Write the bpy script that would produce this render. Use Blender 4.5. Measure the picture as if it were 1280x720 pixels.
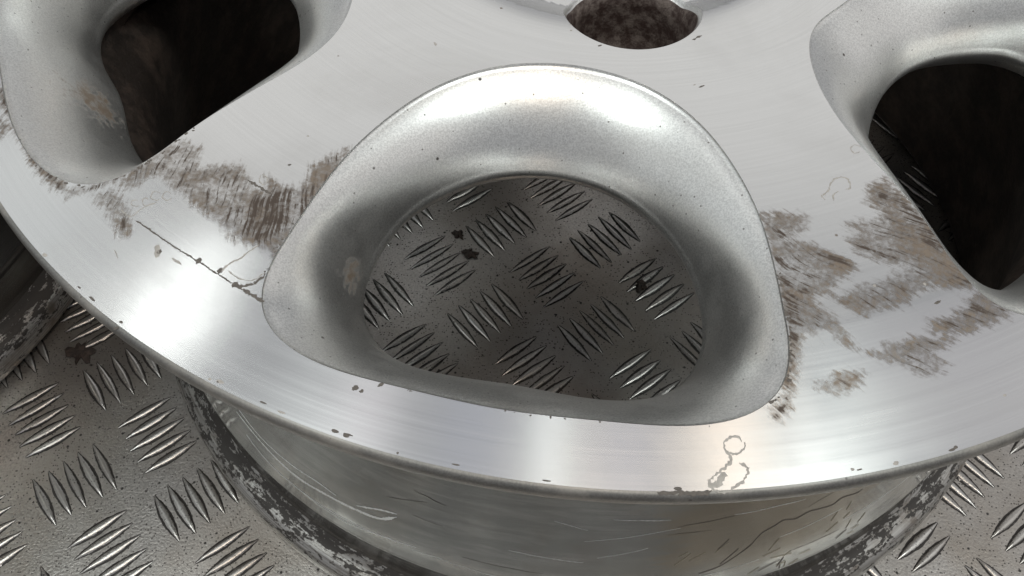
import bpy, math, random
import numpy as np
from mathutils import Vector, Matrix
R_ = math.radians
rng = random.Random(7); NR = np.random.RandomState(3)
scene = bpy.context.scene
for o in list(bpy.data.objects): bpy.data.objects.remove(o)
COL = scene.collection

# ------------------------------------------------------------------ camera
CAM_P = (-0.01239, -0.29739, 0.38233); CAM_R = (0.599635, 0.00075, 0.07601); CAM_F = 0.864727
cd = bpy.data.cameras.new('camera'); cam = bpy.data.objects.new('camera', cd); COL.objects.link(cam)
cam.location = CAM_P; cam.rotation_euler = CAM_R
cd.sensor_width = 36; cd.lens = 36 * CAM_F; cd.clip_start = 0.01; cd.clip_end = 50
scene.camera = cam
scene.render.resolution_x = 1024; scene.render.resolution_y = 576

# ------------------------------------------------------------------ light
world = bpy.data.worlds.new('World'); scene.world = world; world.use_nodes = True
world.node_tree.nodes['Background'].inputs[0].default_value = (0.95, 0.965, 1.02, 1)
world.node_tree.nodes['Background'].inputs[1].default_value = 0.32
def lamp(loc, target, sx, sy, power, col, spin=0):
    l = bpy.data.lights.new('lamp_or_fill', 'AREA'); l.shape = 'RECTANGLE'; l.size = sx; l.size_y = sy
    l.energy = power; l.color = col
    o = bpy.data.objects.new('lamp_or_fill', l); COL.objects.link(o); o.location = loc
    q = (Vector(target) - Vector(loc)).to_track_quat('-Z', 'Y')
    o.rotation_euler = (q @ Matrix.Rotation(R_(spin), 3, 'Z').to_quaternion()).to_euler()
    return o
LAMPS = [   # (place, aim, size, power, colour): fluorescent and LED fittings under the workshop roof, plus added unseen fill panels and tint lamps
    ((-1.42, 0.70, 2.4), (-1.42, .70, 0), 0.36, 0.26, 1.35, (.97, 1, .97), 25),
    ((-0.01, 0.28, 2.4), (-.01, .28, 0), 0.05, 0.60, .25, (.92, 1, .98), 0),
    ((0.56, 0.30, 2.4), (.56, .30, 0), 0.20, 0.50, .55, (1, .80, .60), 0),
    ((1.35, 0.55, 2.4), (1.35, .55, 0), 0.75, 0.60, .28, (1, .93, .95), 20),
    ((-0.4, 3.0, 2.4), (-.2, 0, .2), 5.4, 2.4, 17.5, (1, .98, .92), 0),  # added soft panel ahead, brightens what the spokes reflect
    ((-0.62, 0.36, 2.4), (-.62, .36, 0), 0.16, 0.40, .10, (1, .86, .92), 0),  # added weak lamp, gives the lip a pink tint
    ((-0.25, 0.27, 2.4), (-.25, .27, 0), 0.22, 0.50, .06, (.55, .65, 1), 0),  # added weak blue lamp, tints the lip left of the streak
    ((0.25, 0.27, 2.4), (.25, .27, 0), 0.18, 0.50, .06, (.55, .65, 1), 0),  # added weak blue lamp, tints the lip right of the streak
    ((0.98, 0.42, 2.4), (.98, .42, 0), 0.10, 0.40, .10, (.7, 1, 1), 0),  # added weak lamp, gives the lip a cyan tint
    ((-3.0, -0.1, 2.0), (0, -.1, .2), 4.0, 2.6, 12, (.95, 1, .97), 0),  # added fill panel on the left, brightens the pocket side walls
    ((3.0, -0.1, 2.0), (0, -.1, .2), 4.0, 2.6, 13, (1, .955, .90), 0),  # matching warm fill panel added on the right for the pockets
    ((-1.0, -0.5, 2.4), (-.3, -.2, 0), 0.22, 0.40, 13, (.93, 1, .97), 0),
    ((0.12, -0.62, 2.4), (0, -.2, 0), 0.26, 0.26, 8, (1, .86, .72), 0),
    ((1.0, -0.5, 2.4), (.3, -.2, 0), 0.22, 0.40, 15, (.93, 1, .97), 0),
]
for a in LAMPS: lamp(*a)
scene.view_settings.view_transform = 'Standard'; scene.view_settings.look = 'None'
scene.view_settings.exposure = 0.0; scene.view_settings.gamma = 1.0
scene.render.engine = 'CYCLES'

# ------------------------------------------------------------------ node helpers
class NT:
    def __init__(s, name):
        s.m = bpy.data.materials.new(name); s.m.use_nodes = True; s.t = s.m.node_tree
        s.t.nodes.clear(); s.out = s.t.nodes.new('ShaderNodeOutputMaterial')
        s.b = s.t.nodes.new('ShaderNodeBsdfPrincipled'); s.t.links.new(s.b.outputs[0], s.out.inputs[0])
        s.tc = s.t.nodes.new('ShaderNodeTexCoord')
    def put(s, i, v):
        if isinstance(v, bpy.types.NodeSocket): s.t.links.new(v, i)
        elif v is not None:
            if i.type == 'RGBA' and len(v) == 3: v = (*v, 1)
            i.default_value = v
    def math(s, op, a, b=None, c=None, clamp=False):
        n = s.t.nodes.new('ShaderNodeMath'); n.operation = op; n.use_clamp = clamp
        for k, v in enumerate((a, b, c)): s.put(n.inputs[k], v)
        return n.outputs[0]
    def vm(s, op, a, b=None):
        n = s.t.nodes.new('ShaderNodeVectorMath'); n.operation = op
        s.put(n.inputs[0], a); s.put(n.inputs[1], b)
        return n.outputs[1] if op in ('LENGTH', 'DOT_PRODUCT', 'DISTANCE') else n.outputs[0]
    def sep(s, v):
        n = s.t.nodes.new('ShaderNodeSeparateXYZ'); s.put(n.inputs[0], v); return n.outputs
    def comb(s, x, y, z):
        n = s.t.nodes.new('ShaderNodeCombineXYZ')
        for k, v in enumerate((x, y, z)): s.put(n.inputs[k], v)
        return n.outputs[0]
    def noise(s, vec, scale, detail=3, rough=.55, dist=0):
        n = s.t.nodes.new('ShaderNodeTexNoise'); s.put(n.inputs['Vector'], vec)
        n.inputs['Scale'].default_value = scale; n.inputs['Detail'].default_value = detail
        n.inputs['Roughness'].default_value = rough; n.inputs['Distortion'].default_value = dist
        return n.outputs[0]
    def vor(s, vec, scale, rand=1, feat='F1'):
        n = s.t.nodes.new('ShaderNodeTexVoronoi'); s.put(n.inputs['Vector'], vec); n.feature = feat
        n.inputs['Scale'].default_value = scale; n.inputs['Randomness'].default_value = rand
        return n.outputs
    def ss(s, x, a, b, lo=0., hi=1.):
        n = s.t.nodes.new('ShaderNodeMapRange'); n.interpolation_type = 'SMOOTHSTEP'
        s.put(n.inputs[0], x); n.inputs[1].default_value = a; n.inputs[2].default_value = b
        n.inputs[3].default_value = lo; n.inputs[4].default_value = hi
        return n.outputs[0]
    def mix(s, f, a, b):
        n = s.t.nodes.new('ShaderNodeMix'); n.data_type = 'RGBA'
        s.put(n.inputs[0], f); s.put(n.inputs[6], a); s.put(n.inputs[7], b); return n.outputs[2]
    def fmix(s, f, a, b):
        n = s.t.nodes.new('ShaderNodeMix'); n.data_type = 'FLOAT'
        s.put(n.inputs[0], f); s.put(n.inputs[2], a); s.put(n.inputs[3], b); return n.outputs[0]
    def attr(s, name):
        n = s.t.nodes.new('ShaderNodeAttribute'); n.attribute_name = name; return n.outputs
    def objrand(s):
        return s.t.nodes.new('ShaderNodeObjectInfo').outputs['Random']
    def bump(s, h, strength=.3, dist=.001):
        n = s.t.nodes.new('ShaderNodeBump'); s.put(n.inputs['Height'], h)
        n.inputs['Strength'].default_value = strength; n.inputs['Distance'].default_value = dist
        s.t.links.new(n.outputs[0], s.b.inputs['Normal']); return n
    def polar(s):
        x, y, z = s.sep(s.tc.outputs['Object'])
        th = s.math('ARCTAN2', x, s.math('MULTIPLY', y, -1.))
        r = s.math('SQRT', s.math('ADD', s.math('MULTIPLY', x, x), s.math('MULTIPLY', y, y)))
        return th, r, z
    def radial(s):
        x, y, z = s.sep(s.tc.outputs['Object'])
        n = s.t.nodes.new('ShaderNodeVectorTransform'); n.vector_type = 'VECTOR'
        n.convert_from = 'OBJECT'; n.convert_to = 'WORLD'; s.put(n.inputs[0], s.comb(x, y, 0.))
        return s.vm('NORMALIZE', n.outputs[0])
    def set(s, **k):
        for n, v in k.items(): s.put(s.b.inputs[n.replace('_', ' ')], v)
        return s.m

def mat_machined():
    n = NT('machined_alloy'); th, r, z = n.polar(); ob = n.tc.outputs['Object']
    pol = n.comb(n.math('MULTIPLY', th, .16), r, 0.)
    grv = n.noise(n.comb(n.math('MULTIPLY', th, 1.2), n.math('MULTIPLY', r, 900.), 0.), 1., 3, .6)
    cloud = n.noise(ob, 28, 4, .55)
    # lacquer-lift stains: signed distance (mm) painted per spoke, broken up by radial streaks
    sd = n.attr('stain')[2]
    spi = n.math('SUBTRACT', th, n.math('MULTIPLY', n.math('LOGARITHM', r, 2.71828), .7))
    wv = n.noise(ob, 45, 2, .5); spw = n.math('ADD', spi, n.math('MULTIPLY', n.math('SUBTRACT', wv, .5), .05))
    st = n.noise(n.comb(n.math('MULTIPLY', spw, 150.), n.math('MULTIPLY', r, 60.), 0.), 1., 5, .62, .12)
    fine = n.noise(ob, 700, 4, .65); sq = n.noise(ob, 240, 5, .68, .5)
    hz = n.noise(n.comb(n.math('MULTIPLY', spw, 110.), n.math('MULTIPLY', r, 80.), 3.), 1., 5, .66, .15)
    e = n.math('ADD', n.math('MULTIPLY', sd, .50), n.math('MULTIPLY', n.math('SUBTRACT', hz, .5), 4.2))
    e = n.math('ADD', n.math('ADD', e, 1.15), n.math('MULTIPLY', n.math('SUBTRACT', fine, .5), 1.4))
    haze = n.ss(e, -.1, 1.6)
    dk = n.attr('dark')[2]
    sk = n.math('ADD', n.math('ADD', n.math('MULTIPLY', st, 1.35), n.math('MULTIPLY', sq, .75)), n.math('MULTIPLY', dk, .20))
    ins = n.ss(n.math('ADD', sd, n.math('MULTIPLY', n.math('SUBTRACT', hz, .5), 8.)), -.6, 1.4)
    deep = n.math('MULTIPLY', n.ss(sk, .99, 1.36), ins)
    var = n.noise(ob, 75, 4, .6)
    m = n.math('MAXIMUM', n.math('MULTIPLY', haze, n.math('ADD', n.math('ADD', .16, n.math('MULTIPLY', n.ss(var, .3, .7), .40)), n.math('MULTIPLY', n.ss(fine, .3, .7), .30))), n.math('MULTIPLY', deep, .92))
    scol = n.mix(deep, (.225, .18, .142), (.060, .042, .032))
    # pepper specks
    vo = n.vor(ob, 150)
    sp = n.math('MULTIPLY', n.ss(vo[0], .05, .10, 1., 0.), n.ss(n.sep(vo[1])[0], .95, .97))
    mm = n.math('MAXIMUM', m, n.math('MULTIPLY', sp, .7), clamp=True)
    gr2 = n.noise(n.comb(n.math('MULTIPLY', th, 2.5), n.math('MULTIPLY', r, 2600.), 0.), 1., 2, .6)
    base = n.mix(n.math('ADD', n.math('MULTIPLY', grv, .5), n.math('MULTIPLY', gr2, .5)), (.70, .70, .69), (.90, .90, .89))
    smu = n.noise(ob, 11, 5, .62, .8)
    base = n.mix(n.math('MULTIPLY', n.ss(smu, .45, .72), .35), base, (.66, .645, .62))
    col = n.mix(n.ss(mm, 0., .78), base, scol)
    rough = n.math('ADD', n.math('ADD', .15, n.math('MULTIPLY', grv, .06)), n.math('ADD', n.math('MULTIPLY', cloud, .06), n.math('MULTIPLY', n.ss(smu, .4, .75), .07)))
    n.bump(n.math('SUBTRACT', n.math('MULTIPLY', grv, .04), n.math('MULTIPLY', n.math('MULTIPLY', fine, m), .25)), .3, .0003)
    return n.set(Base_Color=col, Metallic=n.ss(mm, .45, .95, 1., .12),
                 Roughness=n.fmix(n.ss(mm, .35, .95), rough, .6), Anisotropic=n.ss(mm, .4, .9, .65, 0.), Tangent=n.radial(),
                 Coat_Weight=n.math('MULTIPLY', n.math('SUBTRACT', 1., mm), .12), Coat_Roughness=.12)

def mat_silver(name, base=(.70, .70, .685), rough=.29, dirt=.16):
    n = NT(name); ob = n.tc.outputs['Object']
    fl = n.noise(ob, 2600, 1, .5); cl = n.noise(ob, 45, 5, .6)
    vo = n.vor(ob, 190); sp = n.math('MULTIPLY', n.ss(vo[0], .06, .13, 1., 0.), n.ss(n.sep(vo[1])[0], .93, .95))
    vo2 = n.vor(ob, 620); sp2 = n.math('MULTIPLY', n.ss(vo2[0], .12, .22, 1., 0.), n.ss(n.sep(vo2[1])[0], .90, .93))
    sp = n.math('MAXIMUM', sp, n.math('MULTIPLY', sp2, .8))
    rust = n.attr('rust')[2]
    ru = n.ss(n.math('ADD', rust, n.math('MULTIPLY', n.math('SUBTRACT', n.noise(ob, 260, 6, .75), .5), 2.4)), .35, 1.0)
    film = n.math('MULTIPLY', n.ss(cl, .42, .72), dirt)
    fl2 = n.noise(ob, 1500, 2, .7)
    col = n.mix(n.ss(n.math('ADD', n.math('MULTIPLY', fl, .5), n.math('MULTIPLY', fl2, .5)), .36, .64), tuple(c * .86 for c in base), tuple(min(1, c * 1.17) for c in base))
    smear = n.noise(ob, 16, 4, .6, .5)
    col = n.mix(n.math('MULTIPLY', n.ss(smear, .45, .75), .08), col, (.44, .41, .37))
    col = n.mix(film, col, (.40, .37, .33))
    col = n.mix(n.math('MULTIPLY', ru, .85), col, (.15, .092, .045))
    col = n.mix(sp, col, (.06, .05, .045))
    m = n.math('MAXIMUM', sp, n.math('MAXIMUM', n.math('MULTIPLY', ru, .8), n.math('MULTIPLY', film, .8)))
    n.bump(n.math('ADD', n.math('ADD', fl, fl2), n.math('MULTIPLY', sp, 1.5)), .07, .0002)
    return n.set(Base_Color=col, Metallic=n.math('SUBTRACT', .92, n.math('MULTIPLY', m, .75)),
                 Roughness=n.math('ADD', n.math('ADD', rough, n.math('MULTIPLY', fl, .08)), n.math('MULTIPLY', m, .25)),
                 Coat_Weight=.25, Coat_Roughness=.22)

def mat_flange(name, dark):
    """inner flange: black paint broken down to bare, pitted alloy"""
    n = NT(name); th, r, z = n.polar(); ob = n.tc.outputs['Object']
    v = n.comb(n.math('MULTIPLY', th, 26.), n.math('MULTIPLY', r, 380.), n.math('MULTIPLY', z, 380.))
    a = n.noise(v, 1., 6, .68, .4); b = n.noise(ob, 700, 4, .65); c = n.noise(n.comb(n.math('MULTIPLY', th, 5.), n.math('MULTIPLY', r, 1300.), n.math('MULTIPLY', z, 1300.)), 1., 3, .6)
    e = n.math('ADD', a, n.math('MULTIPLY', n.math('SUBTRACT', b, .5), .35))
    e = n.math('ADD', e, n.ss(z, .0085, .0135, -.06 if not dark else -.04, .0 if not dark else .04))
    e = n.math('ADD', e, n.ss(r, .2075, .2158, .05, -.055)); e = n.math('ADD', e, n.math('MULTIPLY', n.math('SUBTRACT', n.noise(ob, 35, 3, .5), .5), .22))
    pm = n.ss(e, .47, .53)
    bare = n.mix(n.ss(c, .35, .7), (.50, .49, .47), (.24, .225, .21))
    bare = n.mix(n.ss(n.noise(ob, 90, 4, .6), .5, .75), bare, (.25, .22, .19))
    col = n.mix(pm, bare, (.045, .040, .036))
    n.bump(n.math('ADD', n.math('MULTIPLY', pm, .8), n.math('MULTIPLY', b, .6)), .5, .0004)
    return n.set(Base_Color=col, Metallic=n.math('SUBTRACT', .85, n.math('MULTIPLY', pm, .75)), Roughness=n.fmix(pm, n.math('ADD', .28, n.math('MULTIPLY', b, .25)), .5))

def mat_barrel(name, dark):
    n = NT(name); th, r, z = n.polar(); ob = n.tc.outputs['Object']
    v = n.comb(n.math('MULTIPLY', th, 7.), n.math('MULTIPLY', r, 260.), n.math('MULTIPLY', z, 260.))
    a = n.noise(v, 1., 5, .62, .8); b = n.noise(ob, 60, 5, .6)
    c = n.noise(n.comb(n.math('MULTIPLY', th, 3.), n.math('MULTIPLY', r, 1500.), n.math('MULTIPLY', z, 1500.)), 1., 3, .6)
    base = n.mix(n.ss(a, .4, .7), (.36, .37, .355), (.46, .465, .45))
    base = n.mix(n.math('MULTIPLY', n.ss(b, .45, .75), .4), base, (.30, .28, .25))
    base = n.mix(n.math('MULTIPLY', n.ss(c, .62, .74), .4), base, (.20, .18, .16))
    if dark: base = n.mix(.8, base, (.10, .09, .085))
    tan = n.math('MULTIPLY', n.math('MULTIPLY', n.ss(n.math('ADD', th, n.math('MULTIPLY', a, .25)), .24, .34), n.ss(n.math('ADD', th, n.math('MULTIPLY', a, .2)), .62, .72, 1., 0.)), n.ss(n.math('ADD', z, n.math('MULTIPLY', b, .03)), .060, .085))
    base = n.mix(n.math('MULTIPLY', tan, .75), base, (.36, .31, .235))
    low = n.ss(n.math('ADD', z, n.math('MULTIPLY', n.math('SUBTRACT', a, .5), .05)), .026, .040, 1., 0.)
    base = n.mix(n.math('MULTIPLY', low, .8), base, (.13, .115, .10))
    n.bump(n.math('ADD', c, n.math('MULTIPLY', a, .5)), .12, .0003)
    return n.set(Base_Color=base, Metallic=.8, Roughness=n.math('ADD', .10, n.math('MULTIPLY', b, .22)), Coat_Weight=.4, Coat_Roughness=.1)

def mat_dust(name, c1, c2, scale=120):
    n = NT(name); ob = n.tc.outputs['Object']
    a = n.noise(ob, scale, 6, .7); b = n.noise(ob, scale * 6, 3, .6)
    n.bump(n.math('ADD', a, b), .5, .0006)
    return n.set(Base_Color=n.mix(n.ss(a, .4, .68), c1, c2), Metallic=.15, Roughness=n.math('ADD', .45, n.math('MULTIPLY', b, .3)))

def mat_flat(name, c, rough=.6, metal=0., var=.3, scale=500):
    n = NT(name); a = n.noise(n.tc.outputs['Object'], scale, 4, .6)
    n.bump(a, .4, .0003)
    return n.set(Base_Color=n.mix(a, tuple(x * (1 - var) for x in c), tuple(x * (1 + var) for x in c)), Roughness=rough, Metallic=metal)

def plate_nodes(n, pos):
    """brushed, walked-on aluminium with ground-in grime; pos = floor position"""
    big = n.noise(pos, 9, 5, .6); mid = n.noise(pos, 70, 5, .65); fine = n.noise(pos, 900, 3, .6)
    vo = n.vor(pos, 250); s1 = n.math('MULTIPLY', n.ss(n.math('ADD', vo[0], n.math('MULTIPLY', fine, .12)), .17, .27, 1., 0.), n.ss(n.sep(vo[1])[0], .72, .76))
    vo2 = n.vor(pos, 800); s2 = n.math('MULTIPLY', n.ss(vo2[0], .22, .36, 1., 0.), n.ss(n.math('ADD', n.sep(vo2[1])[1], n.math('MULTIPLY', mid, .5)), .80, .88))
    sp = n.math('MAXIMUM', s1, n.math('MULTIPLY', s2, .85))
    grime = n.math('MULTIPLY', n.ss(n.math('ADD', n.math('MULTIPLY', fine, .7), n.math('MULTIPLY', big, .6)), .62, 1.0), .65)
    col = n.mix(n.ss(fine, .3, .7), (.38, .362, .342), (.60, .578, .55))
    col = n.mix(n.ss(big, .38, .68), col, (.36, .322, .282))
    col = n.mix(grime, col, (.16, .133, .108))
    x, y, z = n.sep(pos)
    # old rust bloom soaked into the plate
    d = n.vm('DISTANCE', n.comb(x, y, 0.), (.030, -.140, 0.))
    rb = n.math('MULTIPLY', n.ss(n.math('ADD', d, n.math('MULTIPLY', mid, .03)), .020, .075, 1., 0.), .7)
    col = n.mix(rb, col, (.27, .185, .125))
    return col, sp, grime, fine, mid, rb

def mat_plate():
    n = NT('chequer_plate'); pos = n.t.nodes.new('ShaderNodeNewGeometry').outputs['Position']
    col, sp, grime, fine, mid, rb = plate_nodes(n, pos)
    col = n.mix(sp, col, (.025, .022, .02))
    n.bump(n.math('ADD', n.math('MULTIPLY', fine, 1.0), n.math('MULTIPLY', mid, .4)), .24, .0006)
    m = n.math('MAXIMUM', n.math('MAXIMUM', sp, n.math('MULTIPLY', grime, .9)), rb)
    return n.set(Base_Color=col, Metallic=n.math('SUBTRACT', .92, n.math('MULTIPLY', m, .8)), Roughness=n.math('ADD', n.math('ADD', .25, n.math('MULTIPLY', mid, .14)), n.math('MULTIPLY', m, .2)))

def mat_tread():
    n = NT('tread_metal'); pos = n.t.nodes.new('ShaderNodeNewGeometry').outputs['Position']
    col, sp, grime, fine, mid, rb = plate_nodes(n, pos)
    ed = n.attr('edge')[2]; rnd = n.objrand()
    nn = n.noise(pos, 1100, 4, .7); n2 = n.noise(pos, 300, 3, .6)
    k = n.ss(n.math('ADD', ed, n.math('ADD', n.math('MULTIPLY', n.math('SUBTRACT', n.math('ADD', nn, n.math('MULTIPLY', rnd, .25)), .6), .9), n.math('MULTIPLY', n.math('SUBTRACT', n2, .5), 1.6))), .50, .72)
    col = n.mix(n.math('ADD', .2, n.math('MULTIPLY', rnd, .45)), col, (.70, .69, .67))
    col = n.mix(n.math('MAXIMUM', k, n.math('MULTIPLY', sp, .6)), col, (.028, .024, .022))
    n.bump(fine, .2, .0004)
    return n.set(Base_Color=col, Metallic=n.math('SUBTRACT', .92, n.math('MULTIPLY', k, .85)), Roughness=n.math('ADD', n.math('ADD', .26, n.math('MULTIPLY', mid, .15)), n.math('MULTIPLY', k, .3)))

# ------------------------------------------------------------------ mesh helpers
def mesh_obj(name, V, F, mat, parent=None, normals=None, attrs=None, smooth=True):
    me = bpy.data.meshes.new(name); me.from_pydata([tuple(map(float, v)) for v in V], [], [tuple(map(int, f)) for f in F])
    me.materials.append(mat)
    if smooth: me.polygons.foreach_set('use_smooth', [True] * len(me.polygons))
    if attrs:
        for k, v in attrs.items():
            me.attributes.new(k, 'FLOAT', 'POINT').data.foreach_set('value', np.asarray(v, np.float32))
    if normals is not None: me.normals_split_custom_set_from_vertices([tuple(map(float, x)) for x in normals])
    me.update()
    o = bpy.data.objects.new(name, me); COL.objects.link(o); o.parent = parent
    return o
def empty(name, loc=(0, 0, 0), rz=0):
    o = bpy.data.objects.new(name, None); COL.objects.link(o); o.location = loc; o.rotation_euler = (0, 0, rz)
    o.empty_display_size = .05; return o
def tag(o, label, cat, group=None):
    o['label'] = label; o['category'] = cat
    if group: o['group'] = group
def catmull(P, n=6):
    P = np.asarray(P, float); Q = np.vstack([2 * P[0] - P[1], P, 2 * P[-1] - P[-2]]); out = []
    for i in range(1, len(Q) - 2):
        for t in np.arange(n) / n:
            a, b, c, d = Q[i - 1], Q[i], Q[i + 1], Q[i + 2]
            out.append(.5 * (2 * b + (c - a) * t + (2 * a - 5 * b + 4 * c - d) * t * t + (3 * b - a - 3 * c + d) * t ** 3))
    out.append(P[-1]); return np.array(out)
def lathe(name, prof, mat, parent, seg=300, wob=None):
    prof = np.asarray(prof); th = np.linspace(0, 2 * math.pi, seg, endpoint=False); n = len(prof)
    V = [(r * math.sin(t), -r * math.cos(t), z) for t in th for r, z in prof]
    F = [(i * n + j, i * n + j + 1, ((i + 1) % seg) * n + j + 1, ((i + 1) % seg) * n + j) for i in range(seg) for j in range(n - 1)]
    return mesh_obj(name, V, F, mat, parent)

# ------------------------------------------------------------------ wheel shape (metres, hub axis at the local origin)
ZS, RC = .2026, .188                      # spoke face height, radius where the lip cone begins
TL = math.tan(R_(6)); REDGE = .2236; TW = R_(-6.1)
def fz(r):
    r = np.asarray(r, float)
    w = .0012
    lip = TL * .5 * ((r - RC) + np.sqrt((r - RC) ** 2 + w * w))
    dome = .0011 * np.clip((r - .075) / .113, 0, 1) ** 2 * 0 
    q = np.clip((.086 - r) / .016, 0, 1)           # face rolls off into the hub recess
    hub = .0022 * q ** 2 + .5 * np.clip(.070 - r, 0, .013)
    return ZS - lip - dome - hub
def fn(x, y):
    r = np.hypot(x, y); d = (fz(r + 1e-5) - fz(r - 1e-5)) / 2e-5
    n = np.stack([-d * x / r, -d * y / r, np.ones_like(r)], 1); return n / np.linalg.norm(n, axis=1)[:, None]
OUT_C = [59.918, 6.558, 0.607, 2.207, -4.054, 0.893, -0.056, -0.565, 0.69, -0.271, 0.045, 0.06, -0.085, 0.051, 0.009, 0.003]
AP_C = [39.938, -1.289, -5.739, 3.424, -1.404, -0.135, 0.31, -0.061, 0.005, 0.001]
ZAP = .172
def zap(r):
    t = np.clip((r - .140) / .046, 0, 1); return .181 - .016 * t * t * (3 - 2 * t)
def rho(C, psi): return sum(c * .001 * np.cos(k * psi) for k, c in enumerate(C))
OUT_W = {5: ([62.55, 5.21, -1.26, 2.94, -4.61, 0.55, 0.9, -0.46, 0.29, 0.06, -0.2, 0.06], [3.92, -1.05, -0.66, 0.85, -1.41, 0.16, 0.33, -0.1, 0.2, 0.0, -0.07, 0.03]),
         1: ([62.43, 6.76, -1.71, 3.1, -4.73, -0.45, 0.52, -0.7, 0.06, 0.11, -0.14, 0.0, 0.03], [-4.22, 0.07, 0.36, -1.52, 0.79, 0.45, -0.48, 0.4, -0.0, -0.07, 0.1, -0.04])}
def rho_out(k, psi):
    if k not in OUT_W: return rho(OUT_C, psi)
    return rho(OUT_W[k][0], psi) + sum(c * .001 * np.sin((j + 1) * psi) for j, c in enumerate(OUT_W[k][1]))
def pol2xy(th, r): return r * np.sin(th), -r * np.cos(th)
def box_samples(W, b0, b1, n1, n2, n3):
    """points round a box in (a, b), symmetric in a, starting at the bottom middle"""
    h = [(W * i / n1, b0) for i in range(n1)] + [(W, b0 + (b1 - b0) * i / n2) for i in range(n2)] + [(W - W * i / n3, b1) for i in range(n3 + 1)]
    m = [(-a, b) for a, b in reversed(h[1:-1])]
    return np.array(h + m)

def cam_dirs(px):
    M = np.array(cam.rotation_euler.to_matrix()); px = np.atleast_2d(np.asarray(px, float)); f = CAM_F * 1280
    return np.stack([(px[:, 0] - 640) / f, -(px[:, 1] - 360) / f, -np.ones(len(px))], 1) @ M.T
def px_plane(px, z):
    d = cam_dirs(px); c = np.array(CAM_P); return c + ((z - c[2]) / d[:, 2])[:, None] * d
def px_face(px):
    """photo pixels -> points on the wheel's machined face"""
    d = cam_dirs(px); c = np.array(CAM_P); z = np.full(len(d), .2)
    for _ in range(8):
        P = c + ((z - c[2]) / d[:, 2])[:, None] * d; z = fz(np.hypot(P[:, 0], P[:, 1]))
    return P
def zoomed(pts, ox, oy, s): return [(ox + x * s, oy + y * s) for x, y in pts]
STAINS = []      # (polygon in wheel xy, gain, dark)
def stain(px, gain=1., dark=0.): STAINS.append((px_face(px)[:, :2], gain, dark))
S3 = (120, 170, 320 / 1047); S5 = (940, 200, 340 / 874); S4 = (0, 0, 240 / 665)
stain(zoomed([(100, 200), (170, 120), (250, 80), (350, 20), (420, 60), (400, 110), (430, 140), (480, 125), (550, 130), (575, 110), (610, 170), (625, 210), (700, 240), (710, 170), (760, 210), (830, 220), (880, 170), (890, 120), (1040, 50), (950, 180), (900, 260), (840, 340), (800, 400), (760, 440), (735, 500), (720, 470), (740, 420), (650, 440), (600, 430), (550, 410), (530, 370), (490, 330), (440, 300), (370, 240), (330, 220), (290, 180), (240, 160), (190, 180), (130, 210)], *S3), 1., .15)
stain(zoomed([(640, 260), (830, 220), (900, 200), (840, 340), (760, 440), (720, 470), (600, 400)], *S3), 1., .75)
stain(zoomed([(0, 220), (60, 220), (130, 300), (125, 400), (95, 395), (75, 340), (40, 290), (0, 270)], *S3), 1., .3)
stain(zoomed([(0, 300), (25, 330), (70, 430), (130, 510), (190, 610), (240, 655), (330, 640), (420, 600), (440, 600), (330, 665), (240, 680), (190, 650), (110, 560), (60, 470), (0, 350)], *S4), 1.3, .7)
stain(zoomed([(0, 420), (40, 430), (0, 480)], *S4), .8, .3)
stain(zoomed([(30, 180), (90, 170), (180, 185), (160, 225), (110, 260), (200, 275), (280, 310), (330, 350), (280, 370), (250, 420), (205, 430), (200, 470), (260, 510), (325, 600), (290, 590), (240, 530), (215, 550), (180, 530), (150, 580), (130, 680), (110, 720), (95, 720), (120, 560), (95, 420), (80, 320), (50, 240)], *S5), 1., .15)
stain(zoomed([(70, 300), (95, 340), (130, 420), (160, 520), (150, 600), (130, 700), (120, 790), (80, 840), (60, 830), (105, 760), (118, 640), (110, 500), (95, 420)], *S5), 1.6, 1.)
stain(zoomed([(380, 90), (430, 65), (480, 120), (560, 200), (650, 300), (720, 380), (730, 410), (640, 410), (560, 400), (470, 460), (340, 490), (280, 450), (330, 420), (440, 380), (520, 340), (440, 330), (350, 300), (310, 250), (350, 225), (310, 205), (400, 200), (430, 170), (370, 130)], *S5), .85, .0)
stain(zoomed([(450, 90), (500, 130), (660, 310), (600, 300), (520, 220)], *S5), 1., .9)
stain(zoomed([(570, 540), (680, 490), (720, 430), (770, 410), (830, 490), (740, 530), (690, 550)], *S5), 1.5, .3)
stain(zoomed([(380, 620), (480, 585), (560, 580), (640, 580), (570, 610), (610, 670), (560, 685), (480, 655)], *S5), 1.5, .15)
stain([(1024, 484), (1048, 469), (1077, 468), (1071, 484), (1045, 489)], 1.2, .1)
def poly_sd(poly, X, Y):
    n = len(poly); d = np.full(X.shape, 1e9); ins = np.zeros(X.shape, bool)
    for i in range(n):
        ax, ay = poly[i]; bx, by = poly[(i + 1) % n]; ex, ey = bx - ax, by - ay
        t = np.clip(((X - ax) * ex + (Y - ay) * ey) / (ex * ex + ey * ey + 1e-18), 0, 1)
        d = np.minimum(d, np.hypot(X - ax - t * ex, Y - ay - t * ey))
        c = (ay > Y) != (by > Y)
        ins ^= c & (X < (bx - ax) * (Y - ay) / (by - ay + 1e-18) + ax)
    return np.where(ins, d, -d)
def stain_attrs(X, Y, spec):
    s = np.full(X.shape, -9.); dk = np.zeros(X.shape)
    for poly, gain, dark in spec:
        sd = np.clip(poly_sd(poly, X, Y) * 1000, -9, 6)
        v = np.where(sd > 0, sd * gain, sd)
        s = np.maximum(s, v); dk = np.maximum(dk, dark * np.clip(sd / 2 + .6, 0, 1))
    return {'stain': s, 'dark': dk}

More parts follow.
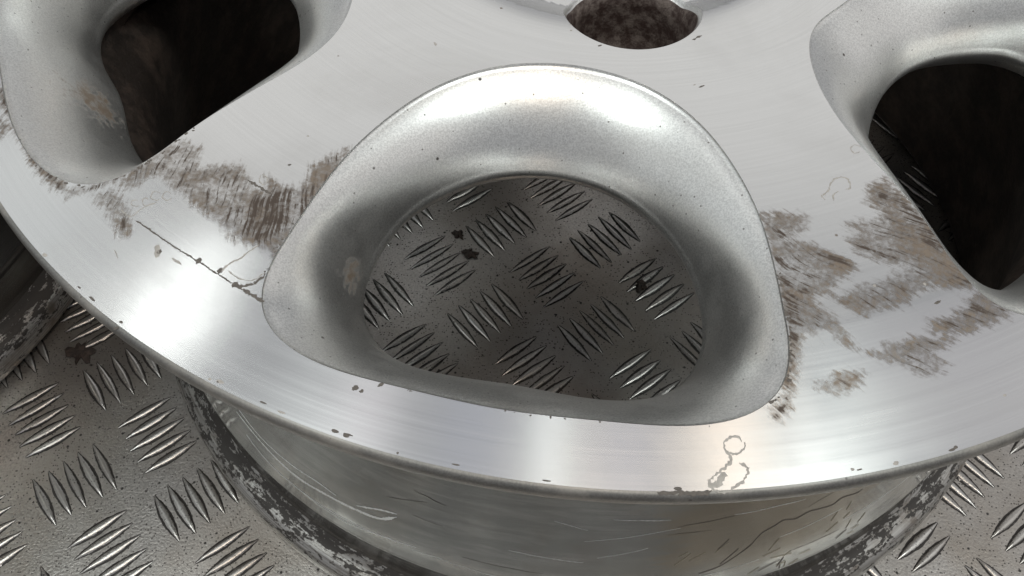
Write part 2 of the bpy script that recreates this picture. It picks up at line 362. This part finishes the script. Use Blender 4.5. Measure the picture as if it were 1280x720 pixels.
def grid_faces(nu, nv, wrap=True):
    return [(i * nu + j, i * nu + (j + 1) % nu, (i + 1) * nu + (j + 1) % nu, (i + 1) * nu + j) for i in range(nv - 1) for j in range(nu if wrap else nu - 1)]

def build_wheel(root, M, spec, rust_spots, trails=True):
    W = math.pi / 6 * .15; n1, n2, n3, NTR = 36, 78, 50, 24
    bs = box_samples(W, .0885 - .16, REDGE - .16, n1, n2, n3)
    psi = np.arctan2(bs[:, 1], bs[:, 0]) + math.pi / 2; NB = len(bs)
    d = bs / np.hypot(bs[:, 0], bs[:, 1])[:, None]; ts = np.linspace(0, 1, NTR) ** 1.15
    spokes = [dict(V=[], F=[]) for _ in range(6)]; lip = dict(V=[], F=[])
    secs = []
    for k in range(6):
        inner = d * rho_out(k, psi)[:, None]; ab = np.stack([inner + (bs - inner) * t for t in ts])
        th = TW + k * math.pi / 3 + ab[..., 0] / .15; r = .16 + ab[..., 1]
        x, y = pol2xy(th, r); secs.append((x.ravel(), y.ravel(), r.ravel(), ab[..., 0].ravel()))
    GF = np.array(grid_faces(NB, NTR))
    def emit(name, pieces, parent):
        V = []; F = []; off = 0
        for x, y, f in pieces:
            used = np.unique(f); mp = np.full(len(x), -1); mp[used] = np.arange(len(used)) + off
            V.append(np.stack([x[used], y[used], fz(np.hypot(x[used], y[used]))], 1)); F.append(mp[f]); off += len(used)
        V = np.vstack(V); F = np.vstack(F)
        return mesh_obj(name, V, F, M['face'], parent, fn(V[:, 0], V[:, 1]), stain_attrs(V[:, 0], V[:, 1], spec))
    lipp = []; sp = [[] for _ in range(6)]
    for k, (x, y, r, a) in enumerate(secs):
        fr = r[GF].mean(1); fa = a[GF].mean(1)
        lipp.append((x, y, GF[fr > RC]))
        sp[k].append((x, y, GF[(fr <= RC) & (fa > 0)])); sp[(k - 1) % 6].append((x, y, GF[(fr <= RC) & (fa <= 0)]))
    lipo = emit('rim_lip', lipp, root)
    spo = [emit('spoke', s, root) for s in sp]
    ze = float(fz(REDGE))
    edge = catmull([(REDGE, ze), (.2244, ze - .0003), (.2250, ze - .0010), (.2252, ze - .0024), (.2249, ze - .0045), (.2236, ze - .0062), (.2215, ze - .0070)], 4)
    lathe('lip_edge', edge, M['edge'], root, 600)
    # painted pockets of the six windows
    ps = np.linspace(0, 2 * math.pi, 260, endpoint=False) - math.pi / 2 + math.pi / 2
    dirs = np.stack([np.cos(ps - math.pi / 2), np.sin(ps - math.pi / 2)], 1)
    ai = dirs * rho(AP_C, ps)[:, None]
    ai_off = np.array([R_(-.2) * .15, .152 - .16])
    for k in range(6):
        rows = []; oo = dirs * rho_out(k, ps)[:, None]
        def row(ab_, z):
            th = TW + k * math.pi / 3 + ab_[:, 0] / .15; x, y = pol2xy(th, .16 + ab_[:, 1]); return np.stack([x, y, z], 1)
        A = ai + ai_off; sh = {5: 1, 1: -1}.get(k, 0); A = A + np.stack([sh * .0045 * np.clip(sh * A[:, 0] / .03, 0, 1) ** 1.5, 0 * ps], 1); A = A + dirs * (.007 * np.exp(-((ps - R_(212)) / R_(32)) ** 2) * (k == 5))[:, None]; zo = fz(.16 + oo[:, 1]); za = zap(.16 + A[:, 1])
        rows.append(row(oo, zo)); rows.append(row(oo * .9975, zo - .00055)); rows.append(row(oo * .9955, zo - .00075))
        s0, SM = .12, .78
        g0, h0 = math.sin(s0 * math.pi / 2), 1 - math.cos(s0 * math.pi / 2)
        for s in np.linspace(s0, SM, 26)[1:]:
            g = (math.sin(s * math.pi / 2) - g0) / (math.sin(SM * math.pi / 2) - g0); h = (1 - math.cos(s * math.pi / 2) - h0) / (1 - math.cos(SM * math.pi / 2) - h0)
            wv = .25 + .40 * (.5 + .5 * np.cos(ps)) + .42 * np.sin(ps) ** 2; h = wv * h + (1 - wv) * (.8 * g + .2 * g * g)
            st = oo * .9955
            rows.append(row(st + (A - st) * g, zo - .00075 + (za - zo + .00075) * h))
        for e, dz in ((.0006, .0012), (.0004, .0030), (-.0015, .0060), (-.006, .0110), (-.012, .0150)):
            dd = dirs * e; rows.append(row(A - dd, za - dz))
        V = np.vstack(rows); nu = len(ps); F = grid_faces(nu, len(rows))
        ru = np.zeros(len(V))
        for (rx, ry, rz, rr) in rust_spots:
            ru = np.maximum(ru, 1 - np.sqrt((V[:, 0] - rx) ** 2 + (V[:, 1] - ry) ** 2 + (V[:, 2] - rz) ** 2) / rr)
        mesh_obj('window_pocket', V, F, M['paint'], root, None, {'rust': np.clip(ru, 0, 1)})
    # rough backs of the spokes
    V = []; F = []
    tb = np.linspace(0, 1, 6)
    innb = np.stack([np.interp(psi % (2 * math.pi), np.r_[ps, 2 * math.pi], np.r_[(ai + ai_off)[:, j] + dirs[:, j] * .012, ((ai + ai_off)[:, j] + dirs[:, j] * .012)[0]]) for j in (0, 1)], 1)
    bb = bs.copy(); bb[:, 1] = np.minimum(bb[:, 1], .200 - .16)
    for k in range(6):
        off = len(V)
        for t in tb:
            q = innb + (bb - innb) * t; th = TW + k * math.pi / 3 + q[:, 0] / .15; x, y = pol2xy(th, .16 + q[:, 1])
            V += list(zip(x, y, zap(.16 + q[:, 1]) - .015 - .010 * np.sin(t * math.pi / 2) * np.ones(NB)))
        F += [tuple(i + off for i in f) for f in grid_faces(NB, len(tb))]
    mesh_obj('spoke_back', V, F, M['dust'], root)
    # hub with five lug holes
    LA = R_(7.25); W5 = math.pi / 5 * .061
    b5 = box_samples(W5, .034 - .0638, .0885 - .0638, 30, 40, 50); ps5 = np.arctan2(b5[:, 1], b5[:, 0])
    ca = np.linspace(0, 2 * math.pi, 400, endpoint=False); cx = .0220 * np.sin(ca); cy = -.0638 - .0220 * np.cos(ca)
    cth = np.arctan2(cx, -cy); cr = np.hypot(cx, cy); cab = np.stack([cth * .061, cr - .0638], 1)
    cps = np.arctan2(cab[:, 1], cab[:, 0]); od = np.argsort(cps); crho = np.hypot(cab[:, 0], cab[:, 1])
    rr5 = np.interp(ps5, np.r_[cps[od] - 2 * math.pi, cps[od], cps[od] + 2 * math.pi], np.tile(crho[od], 3))
    in5 = b5 / np.hypot(b5[:, 0], b5[:, 1])[:, None] * rr5[:, None]; t5 = np.linspace(0, 1, 16)
    ab5 = np.stack([in5 + (b5 - in5) * t for t in t5]); G5 = np.array(grid_faces(len(b5), len(t5))); pcs = []
    for k in range(5):
        th = LA + k * 2 * math.pi / 5 + ab5[..., 0] / .061; x, y = pol2xy(th, .0638 + ab5[..., 1]); pcs.append((x.ravel(), y.ravel(), G5))
    hub = emit('hub', pcs, root)
    zb = float(fz(.034))
    lathe('centre_bore', [(.034, zb), (.0333, zb - .0008), (.033, zb - .002), (.033, .156), (.06, .156), (.089, .160)], M['dust'], hub, 120)
    for k in range(5):
        a0 = LA + k * 2 * math.pi / 5; u = np.array([math.sin(a0), -math.cos(a0)]); v = np.array([math.cos(a0), math.sin(a0)])
        rows = []; NC = 96; c_ = np.linspace(0, 2 * math.pi, NC, endpoint=False)
        for i, (rd, dz) in enumerate(((.0220, 0), (.0217, .0003), (.0213, .0010), (.0208, .003), (.0200, .008), (.0188, .016), (.0176, .026), (.0155, .031), (.0085, .037), (.0075, .039), (.0075, .055))):
            X = .0638 * u[0] + rd * (np.cos(c_) * u[0] + np.sin(c_) * v[0]); Y = .0638 * u[1] + rd * (np.cos(c_) * u[1] + np.sin(c_) * v[1])
            z0 = fz(np.hypot(X, Y)) if i < 3 else None
            if i == 2: ztop = z0 - dz
            Z = z0 - dz if i < 3 else np.minimum(ztop - .0008, ZS - dz) if i < 6 else np.full(NC, ZS - dz)
            rows.append(np.stack([X, Y, Z], 1))
        V = np.vstack(rows); F = grid_faces(NC, len(rows))
        lo = mesh_obj('lug_hole', V, F, M['lug'], hub)
        lo.data.materials.append(M['paint'])
        for p in lo.data.polygons:
            if p.index < 3 * NC: p.material_index = 1
    # barrel
    outer = catmull([(.2215, ze - .0070), (.213, .1885), (.2075, .186), (.205, .180), (.204, .160), (.2035, .150), (.198, .143), (.1905, .136), (.188, .130), (.188, .118), (.190, .108), (.1935, .095), (.1975, .080), (.2, .070), (.2025, .058), (.2035, .051), (.2046, .045)], 4)
    lathe('barrel', outer, M['barrel'], root, 360)
    lathe('barrel_hump', catmull([(.2046, .045), (.2049, .0435), (.2044, .0405), (.2037, .037), (.2040, .026), (.2052, .0215)], 4), M['barrel'], root, 360)
    lathe('inner_flange', catmull([(.2052, .0215), (.2085, .0188), (.2130, .0168), (.2155, .0140), (.2163, .0095), (.2160, .0045), (.2138, .0010), (.2100, .0003), (.2050, .0015), (.2015, .006)], 5), M['flange'], root, 420)
    lathe('barrel_lining', catmull([(.2015, .006), (.199, .03), (.196, .06), (.188, .09), (.183, .11), (.182, .135), (.191, .15), (.197, .165), (.198, .18)], 3), M['dust'], root, 240)
    return spo, lipo, hub

FACE = mat_machined()
MAIN = dict(face=FACE, edge=mat_silver('worn_lip_edge', (.20, .195, .185), .5, .6), paint=mat_silver('silver_paint'), dust=mat_dust('brake_dust', (.022, .016, .013), (.070, .050, .040), 70),
            lug=mat_dust('lug_hole_grime', (.035, .019, .015), (.15, .12, .105), 260), barrel=mat_barrel('barrel_paint', False), flange=mat_flange('peeling_flange', False))
DARK = dict(MAIN, barrel=mat_barrel('grimy_barrel', True), flange=mat_flange('grimy_flange', True))
DARK_MARK = mat_flat('corrosion_brown', (.12, .105, .092), .7, 0., .5, 900)
SCRATCH = mat_flat('bright_scratch', (.90, .90, .88), .45, .3, .08)

# ------------------------------------------------------------------ floor
floor_mat = mat_plate(); tread_mat = mat_tread()
S = 1.6
plate = mesh_obj('floor_plate', [(-S, -S, 0), (S, -S, 0), (S, S, 0), (-S, S, 0)], [(0, 1, 2, 3)], floor_mat, None, smooth=False)
plate['kind'] = 'structure'
PITCH, PANG, PO = .0403659, -.841383, (-.014891, -.028116)
def tread_mesh(seed):
    rg = random.Random(seed); L, Wd, H = .0136, .00150, .00090; nx = 20
    V = []; F = []; E = []
    prof = [(-1.5, .00005, 1.0), (-1.12, .00010, 1.0), (-.90, .60 * H, .45), (-.68, .95 * H, .06), (0, H, 0), (.68, .95 * H, .06), (.90, .60 * H, .45), (1.12, .00010, 1.0), (1.5, .00005, 1.0)]
    for i in range(nx + 1):
        t = -1 + 2 * i / nx; w = Wd * max(0., 1 - abs(t) ** 1.75) + .00010; hh = min(1., (1 - abs(t)) * 3.2)
        for q, (a, z, e) in enumerate(prof):
            sk_ = (rg.uniform(.00002, .00030) * (1 if a > 0 else -1)) if abs(a) > 1.4 else 0
            V.append((L * t, a * w + sk_, z * (hh if z > .0002 else 1) + .00003)); E.append(e + (.3 if abs(t) > .93 else 0))
    n = len(prof)
    for i in range(nx):
        for q in range(n - 1): F.append((i * n + q, (i + 1) * n + q, (i + 1) * n + q + 1, i * n + q + 1))
    me = mesh_obj('tread_bar', V, F, tread_mat, None, None, {'edge': E})
    d = me.data; bpy.data.objects.remove(me); return d
treads = [tread_mesh(100 + i) for i in range(7)]
ua = np.array([math.cos(PANG), math.sin(PANG)]); va = np.array([-ua[1], ua[0]])
Mi = np.array(cam.rotation_euler.to_matrix())
def to_px(P):
    q = (np.asarray(P) - np.array(CAM_P)) @ Mi; f = CAM_F * 1280
    return (640 + f * q[0] / -q[2], 360 - f * q[1] / -q[2]) if q[2] < 0 else (-9999, -9999)
cand = []
for i in range(-36, 37):
    for j in range(-36, 37):
        for k in range(-2, 3):
            even = (i + j) % 2 == 0
            c = np.array(PO) + PITCH * (i * ua + j * va) + .00715 * k * (ua if even else va)
            if max(abs(c)) > S - .02: continue
            x, y = to_px((c[0], c[1], 0)); 
            infr = -40 < x < 1320 and -40 < y < 760
            cand.append((infr, c, math.atan2(va[1], va[0]) if even else math.atan2(ua[1], ua[0]), x, y))
def seen(c, x, y):
    """bar shows beside the wheel or down through one of the windows"""
    r = math.hypot(c[0], c[1])
    if r > .205: return 2 if (x < 420 and y > 360) or x > 1060 else 0
    if 430 < x < 900 and 200 < y < 510: return 3
    return 1 if (x > 1060 and y < 320) else 0
vis = sorted([c for c in cand if c[0] and seen(c[1], c[3], c[4])], key=lambda c: -seen(c[1], c[3], c[4]))[:296]
ids = set(id(c) for c in vis); rest = [c for c in cand if id(c) not in ids]
for inf, c, a, x, y in vis:
    o = bpy.data.objects.new('tread_bar', rng.choice(treads)); COL.objects.link(o); o.parent = plate
    o.location = (c[0] + rng.gauss(0, .00012), c[1] + rng.gauss(0, .00012), 0); o.rotation_euler = (0, 0, a + rng.gauss(0, .012) + (math.pi if rng.random() < .5 else 0)); o.scale = (rng.uniform(.95, 1.04), rng.uniform(.9, 1.12), rng.uniform(.85, 1.05))
V = []; F = []; E = []
base = [v.co[:] for v in treads[0].vertices]; bf = [p.vertices[:] for p in treads[0].polygons]; be = [d.value for d in treads[0].attributes['edge'].data]
keep = [0, 1, 2, 4, 6, 7, 8]
for inf, c, a, x, y in rest:
    if max(abs(c)) > 1.1: continue
    off = len(V); ca_, sa_ = math.cos(a), math.sin(a)
    V += [(c[0] + ca_ * p[0] - sa_ * p[1], c[1] + sa_ * p[0] + ca_ * p[1], p[2]) for p in base]; F += [tuple(k + off for k in f) for f in bf]; E += be
tr = mesh_obj('tread_field', V, F, tread_mat, plate, None, {'edge': E}); tr['kind'] = 'stuff'

# ------------------------------------------------------------------ wheels
wheel = empty('alloy_wheel')
tag(wheel, 'six spoke machined silver alloy wheel lying face up, brown lacquer stains on its spokes', 'wheel')
rp = px_plane([(437, 345)], .178)[0]
spo, lipo, hub = build_wheel(wheel, MAIN, STAINS, [(*rp, .010), (*px_plane([(470, 440)], .172)[0], .006), (*px_plane([(120, 130)], .175)[0], .02)])
wheel2 = empty('alloy_wheel', (-.4665, -.0135, 0), R_(20))
tag(wheel2, 'grimy alloy wheel with black flange, tucked behind the stained silver wheel', 'wheel')
build_wheel(wheel2, DARK, [], [], False)

# ------------------------------------------------------------------ corrosion trails, chips and scratches on the wheel
def px_lathe(px):
    """photo pixels -> points on the outside of the barrel"""
    zz = np.linspace(.15, .02, 700); prof = np.array(BARREL); o = np.argsort(prof[:, 1]); rz = np.interp(zz, prof[o, 1], prof[o, 0])
    d = cam_dirs(px); c = np.array(CAM_P); out = []
    for q in d:
        P = c + ((zz - c[2]) / q[2])[:, None] * q; g = np.hypot(P[:, 0], P[:, 1]) - rz
        k = np.argmax(g < 0) if (g < 0).any() else np.argmin(abs(g))
        if g[0] < 0: k = np.argmin(abs(g))
        out.append((math.atan2(P[k, 0], -P[k, 1]), zz[k]))
    return np.array(out)
BARREL = [(.2035, .150), (.198, .143), (.1905, .136), (.188, .130), (.188, .118), (.190, .108), (.1935, .095), (.1975, .080), (.2, .070), (.2025, .058), (.2035, .051), (.2046, .045), (.2037, .037), (.2040, .026)]
def brad(z): B = np.array(BARREL); o = np.argsort(B[:, 1]); return np.interp(z, B[o, 1], B[o, 0])
def part_at(P):
    r = math.hypot(P[0], P[1])
    if r > RC: return lipo
    return spo[int(((math.atan2(P[0], -P[1]) - TW) % (2 * math.pi)) / (math.pi / 3)) % 6]
def resample(P, step):
    P = np.asarray(P, float); C = catmull(P, 8) if len(P) > 2 else np.linspace(P[0], P[1], 12)
    L = np.r_[0, np.cumsum(np.hypot(*np.diff(C[:, :2], axis=0).T))]; n = max(3, int(L[-1] / step))
    return np.stack([np.interp(np.linspace(0, L[-1], n), L, C[:, j]) for j in range(C.shape[1])], 1)
def trail(name, px, w, mat=DARK_MARK, h=.00012, jit=.35, parent=None):
    P = resample(px_face(px)[:, :2], .0004); n = len(P); T = np.gradient(P, axis=0); T /= np.linalg.norm(T, axis=1)[:, None] + 1e-12
    N = np.stack([-T[:, 1], T[:, 0]], 1); P = P + N * NR.normal(0, w * .0002, (n, 1))
    ww = w * .0005 * np.clip(1 + NR.normal(0, jit, n), .25, 2) * np.clip(np.minimum(np.arange(n), np.arange(n)[::-1]) / 2. + .3, 0, 1)
    V = []
    for k, hh in ((-1, .00001), (0, h), (1, .00001)):
        Q = P + N * (ww * k)[:, None]; V.append(np.stack([Q[:, 0], Q[:, 1], fz(np.hypot(Q[:, 0], Q[:, 1])) + hh], 1))
    V = np.vstack(V); F = [(j * n + i, (j + 1) * n + i, (j + 1) * n + i + 1, j * n + i + 1)[::-1] for j in range(2) for i in range(n - 1)]
    return mesh_obj(name, V, F, mat, parent or part_at(P[n // 2]))
def blob_verts(c, ru, rv, ang, zf, h, n=22, jit=.3):
    a = np.linspace(0, 2 * math.pi, n, endpoint=False); k = 1 + NR.normal(0, jit, n) * .6; k = np.clip((k + np.roll(k, 1)) / 2, .45, 1.6)
    V = [(c[0], c[1], zf(c[0], c[1]) + h)]
    for s_, hh in ((.55, h * NR.uniform(.8, 1.1)), (1., .00001)):
        for i in range(n):
            u, v = ru * k[i] * s_ * math.cos(a[i]), rv * k[i] * s_ * math.sin(a[i])
            x, y = c[0] + u * math.cos(ang) - v * math.sin(ang), c[1] + u * math.sin(ang) + v * math.cos(ang)
            V.append((x, y, zf(x, y) + hh * (1 + NR.normal(0, .15) * (hh > .00002))))
    F = [(0, 1 + i, 1 + (i + 1) % n) for i in range(n)] + [(1 + i, 1 + n + i, 1 + n + (i + 1) % n, 1 + (i + 1) % n) for i in range(n)]
    return V, F
def chip(px, ru, rv, ang=0., mat=DARK_MARK, name='lacquer_chip'):
    c = px_face([px])[0]; V, F = blob_verts(c, ru * .001, rv * .001, R_(ang), lambda x, y: float(fz(math.hypot(x, y))), .0001)
    return mesh_obj(name, V, F, mat, part_at(c))
def ring_px(cx, cy, r, a0=0, a1=360, sy=.85): return [(cx + r * rng.uniform(.86, 1.14) * math.cos(R_(a)), cy + r * sy * rng.uniform(.86, 1.14) * math.sin(R_(a))) for a in np.linspace(a0, a1, 13)]
PALE_MARK = mat_flat('faint_trail', (.40, .375, .345), .6, .2, .4, 900)
for cx, cy, rr in ((169, 254, 5), (183, 252.5, 5.5), (195, 245, 6.5), (209, 245, 6)): trail('corrosion_trail', ring_px(cx, cy, rr, rng.uniform(0, 60), rng.uniform(290, 350)), .26, PALE_MARK)
trail('corrosion_trail', zoomed([(100, 300), (140, 330), (190, 295), (250, 270)], *S3), .3, PALE_MARK)
trail('scratch', zoomed([(165, 345), (300, 440), (420, 515), (560, 605)], *S3), .42, DARK_MARK, jit=.2)
trail('scratch', zoomed([(560, 605), (620, 640), (690, 678)], *S3), .75, DARK_MARK)
trail('corrosion_trail', zoomed([(510, 555), (550, 520), (590, 500), (630, 470), (665, 445)], *S3), .45, PALE_MARK)
trail('corrosion_trail', zoomed([(560, 610), (610, 612), (650, 600), (690, 570)], *S3), .7)
trail('corrosion_trail', zoomed([(540, 550), (580, 580), (640, 590), (688, 560)], *S3), .3, PALE_MARK)
trail('scratch', zoomed([(620, 180), (720, 240)], *S3), .6); trail('scratch', zoomed([(310, 500), (350, 525)], *S3), .5, PALE_MARK)
trail('scratch', zoomed([(75, 465), (90, 500)], *S3), .3, PALE_MARK)
for q in ((255, 475), (508, 550), (420, 510), (568, 608)): chip(zoomed([q], *S3)[0], .9, .7, 60)
chip(zoomed([(250, 470)], *S3)[0], .8, 1.9, 20, PALE_MARK)
trail('corrosion_trail', zoomed([(675, 160), (668, 185), (690, 200), (700, 175), (680, 155)], *S3), .3, PALE_MARK)
trail('corrosion_trail', zoomed([(222, 118), (245, 97), (258, 68), (285, 55), (308, 62), (316, 88), (300, 95)], *S5), .42, PALE_MARK)
trail('corrosion_trail', zoomed([(222, 112), (235, 128)], *S5), .4, PALE_MARK); trail('corrosion_trail', zoomed([(262, 130), (262, 112), (278, 100)], *S5), .4, PALE_MARK)
trail('corrosion_trail', ring_px(1070, 186, 6, 40, 330), .3, PALE_MARK)
trail('corrosion_trail', ring_px(918, 557, 12.5, -20, 330), .45, PALE_MARK)
trail('corrosion_trail', [(912, 567), (913, 577), (903, 587), (890, 597), (887, 607), (900, 617)], .6, PALE_MARK)
trail('corrosion_trail', [(900, 617), (917, 610), (932, 597), (934, 584), (924, 579)], .6, PALE_MARK)
trail('corrosion_trail', [(905, 590), (897, 606), (884, 602)], 1.3, PALE_MARK)
trail('corrosion_trail', [(822, 617), (846, 615), (868, 617), (890, 614)], .7); trail('corrosion_trail', [(848, 619), (872, 616), (886, 619)], .6)
for q, a, b in (((444, 485), 1.0, .7), ((452, 489), .7, .5), ((476, 481), 1.0, .5), ((873, 46), 1.3, .6), ((868, 49), .8, .5), ((544, 55), .45, 1.1), ((877, 108), 1.2, .35), ((868, 106), .5, .3), ((714, 38), .5, .4), ((713, 31), .4, .4), ((750, 57), .9, .4), ((1093, 357), .5, .5), ((1156, 355), .5, .5), ((1172, 378), 1.3, .4), ((1256, 494), .5, .4), ((145, 410), .8, .5), ((385, 170), .4, .4), ((362, 206), .8, .4)):
    chip(q, a * .8, b * .8, 30, PALE_MARK if a < .6 else DARK_MARK)
# crumbs of lifted lacquer along the window edges
def edge_chips(k, psi0, psi1, n, big):
    for _ in range(n):
        ps_ = R_(rng.uniform(psi0, psi1)); q = float(rho_out(k, ps_)) + rng.uniform(.0002, .0012) * big
        a, b = q * math.cos(ps_ - math.pi / 2), q * math.sin(ps_ - math.pi / 2); th = TW + k * math.pi / 3 + a / .15; x, y = pol2xy(th, .16 + b)
        V, F = blob_verts((x, y), .001 * rng.uniform(.3, .9) * big, .001 * rng.uniform(.25, .6) * big, rng.uniform(0, 3), lambda u, v: float(fz(math.hypot(u, v))), .00013, 12)
        mesh_obj('lacquer_chip', V, F, DARK_MARK, part_at((x, y)))
edge_chips(0, 100, 136, 34, .7); edge_chips(0, 140, 200, 10, .4); edge_chips(5, 100, 138, 26, .7); edge_chips(0, 235, 262, 12, .5)
# bright gouges and sticky residue round the barrel
S7 = (200, 460, 320 / 886); S6 = (820, 480, 1 / 3)
barrel_o = [c for c in wheel.children if c.name.startswith('barrel') and 'hump' not in c.name and 'lining' not in c.name][0]
def gouge(name, px, w, mat, h=.00015):
    Q = px_lathe(px); C = resample(np.stack([Q[:, 0] * .2, Q[:, 1]], 1), .0006); n = len(C)
    T = np.gradient(C, axis=0); T /= np.linalg.norm(T, axis=1)[:, None] + 1e-12; N = np.stack([-T[:, 1], T[:, 0]], 1)
    ww = w * .0005 * np.clip(1 + NR.normal(0, .25, n), .3, 2) * np.clip(np.minimum(np.arange(n), np.arange(n)[::-1]) / 6. + .1, 0, 1); V = []
    for k, hh in ((-1, .00002), (0, h), (1, .00002)):
        q = C + N * (ww * k)[:, None]; r = brad(q[:, 1]) + hh + .00006; V.append(np.stack([r * np.sin(q[:, 0] / .2), -r * np.cos(q[:, 0] / .2), q[:, 1]], 1))
    V = np.vstack(V); F = [(j * n + i, j * n + i + 1, (j + 1) * n + i + 1, (j + 1) * n + i) for j in range(2) for i in range(n - 1)]
    return mesh_obj(name, V, F, mat, barrel_o)
gouge('scratch', zoomed([(265, 150), (320, 220), (400, 310), (480, 380), (580, 440), (680, 490), (760, 520), (820, 515)], *S7), 1.25, SCRATCH)
gouge('scratch', zoomed([(275, 145), (350, 240), (450, 330), (540, 390), (610, 440)], *S7), .7, SCRATCH)
gouge('scratch', zoomed([(680, 475), (760, 490), (820, 505)], *S7), .8, SCRATCH)
gouge('scratch', zoomed([(300, 230), (380, 330), (470, 410), (560, 480), (660, 540), (800, 590)], *S7), .45, SCRATCH)
gouge('scratch', zoomed([(470, 410), (600, 500), (740, 570), (886, 620)], *S7), .5, SCRATCH)
RES = mat_flat('tape_residue', (.34, .30, .23), .5, .1, .25, 260); RES_D = mat_flat('residue_edge', (.12, .10, .085), .6, 0., .4, 600)
gouge('tape_residue', zoomed([(x + rng.uniform(-9, 9), y + rng.uniform(-7, 7)) for x, y in [(780, 392), (745, 410), (700, 428), (660, 446), (620, 460), (570, 482), (520, 500), (480, 516), (440, 530), (400, 552), (375, 580), (350, 610), (300, 645), (240, 680), (150, 715)]], *S6), .35, RES_D, .0002)
for k_ in range(16):
    x = 430 + rng.random() * 330; y = 700 - (x - 380) * .62 + rng.uniform(-25, 70)
    gouge('tape_residue', zoomed([(x, y), (x + rng.uniform(18, 45), y - rng.uniform(12, 40))], *S6), rng.uniform(.3, .7), rng.choice([RES, RES, RES_D]), .0002)
for k_ in range(12):
    x = 10 + rng.random() * 420; y = 640 + rng.uniform(-20, 80)
    gouge('tape_residue', zoomed([(x, y), (x + rng.uniform(30, 90), y - rng.uniform(15, 60))], *S6), rng.uniform(.2, .5), rng.choice([RES, RES, RES_D]), .0002)

for k_ in range(22):      # fine tyre-fitting scuffs that follow the barrel
    t0, z0, ln = rng.uniform(-.5, .55), rng.uniform(.050, .100), rng.uniform(.05, .22); dr = rng.gauss(0, .003)
    C = np.array([(t0 + ln * i / 5, z0 + rng.gauss(0, .00008) + dr * i / 5) for i in range(6)])
    P_ = [to_px((brad(z) * math.sin(t), -brad(z) * math.cos(t), z)) for t, z in C]
    gouge('scratch', P_, rng.uniform(.12, .3), rng.choice([SCRATCH, SCRATCH, RES_D]), .00008)
for k_ in range(26):      # kerb nicks on the outer edge
    t0 = rng.uniform(-.75, .95); r0 = .2231 - abs(rng.gauss(0, .0005)); x, y = pol2xy(t0, r0)
    V, F = blob_verts((x, y), rng.uniform(.0003, .0012), rng.uniform(.0002, .0005), t0, lambda u, v: float(fz(math.hypot(u, v))), .00008, 12)
    mesh_obj('edge_nick', V, F, rng.choice([DARK_MARK, PALE_MARK]), lipo)
# ------------------------------------------------------------------ loose bits on the floor
FLAKE = mat_dust('rust_flake', (.035, .026, .022), (.085, .060, .048), 400)
def flake(px, w_px, h_px, label, ang=0., ht=.0012, zb=.0):
    c = px_plane([px], zb)[0]; e = px_plane([(px[0] + w_px / 2, px[1])], zb)[0]; g = px_plane([(px[0], px[1] + h_px / 2)], zb)[0]
    V, F = blob_verts((0, 0), float(np.linalg.norm(e - c)), float(np.linalg.norm(g - c)), R_(ang), lambda x, y: .0, ht, 26, .55)
    V2 = [(x, y, max(z, .0003) if i else z) for i, (x, y, z) in enumerate(V)]
    n0 = len(V2); V2 += [(x, y, 0.) for x, y, z in V[27:]]; F2 = F + [(27 + i, n0 + i, n0 + (i + 1) % 26, 27 + (i + 1) % 26) for i in range(26)]
    o = mesh_obj('rust_flake', V2, F2, FLAKE, None, smooth=False); o.location = (c[0], c[1], zb + .00012); tag(o, label, 'flake', 'loose flakes on the floor plate'); return o
flake((101, 442), 30, 27, 'thick dark brown flake on bare floor plate between the two wheels', 20)
flake((573, 294), 13, 12, 'small dark curl at a tread tip inside the spoke window', 50, .0016)
flake((586, 317), 22, 9, 'elongated dark crumb lying across tread bars inside the spoke window', -15, .0018, .0006)
flake((801, 358), 14, 12, 'dark crumb sitting alone on a tread bar inside the spoke window', 0, .0018, .0006)
V = []; F = []
for _ in range(1500):
    x, y = NR.uniform(-.30, .26), NR.uniform(-.26, -.02); s_ = .0001 * NR.gamma(2., .75); off = len(V)
    a0 = NR.uniform(0, 6)
    for i in range(5): V.append((x + s_ * math.cos(a0 + i * 1.257) * NR.uniform(.7, 1.3), y + s_ * math.sin(a0 + i * 1.257) * NR.uniform(.7, 1.3), .00004))
    V.append((x, y, s_ * 1.1)); F += [(off + i, off + (i + 1) % 5, off + 5) for i in range(5)]
gr = mesh_obj('grit', V, F, FLAKE, None, smooth=False); gr['kind'] = 'stuff'; gr['label'] = 'fine dark grit scattered over the floor plate'
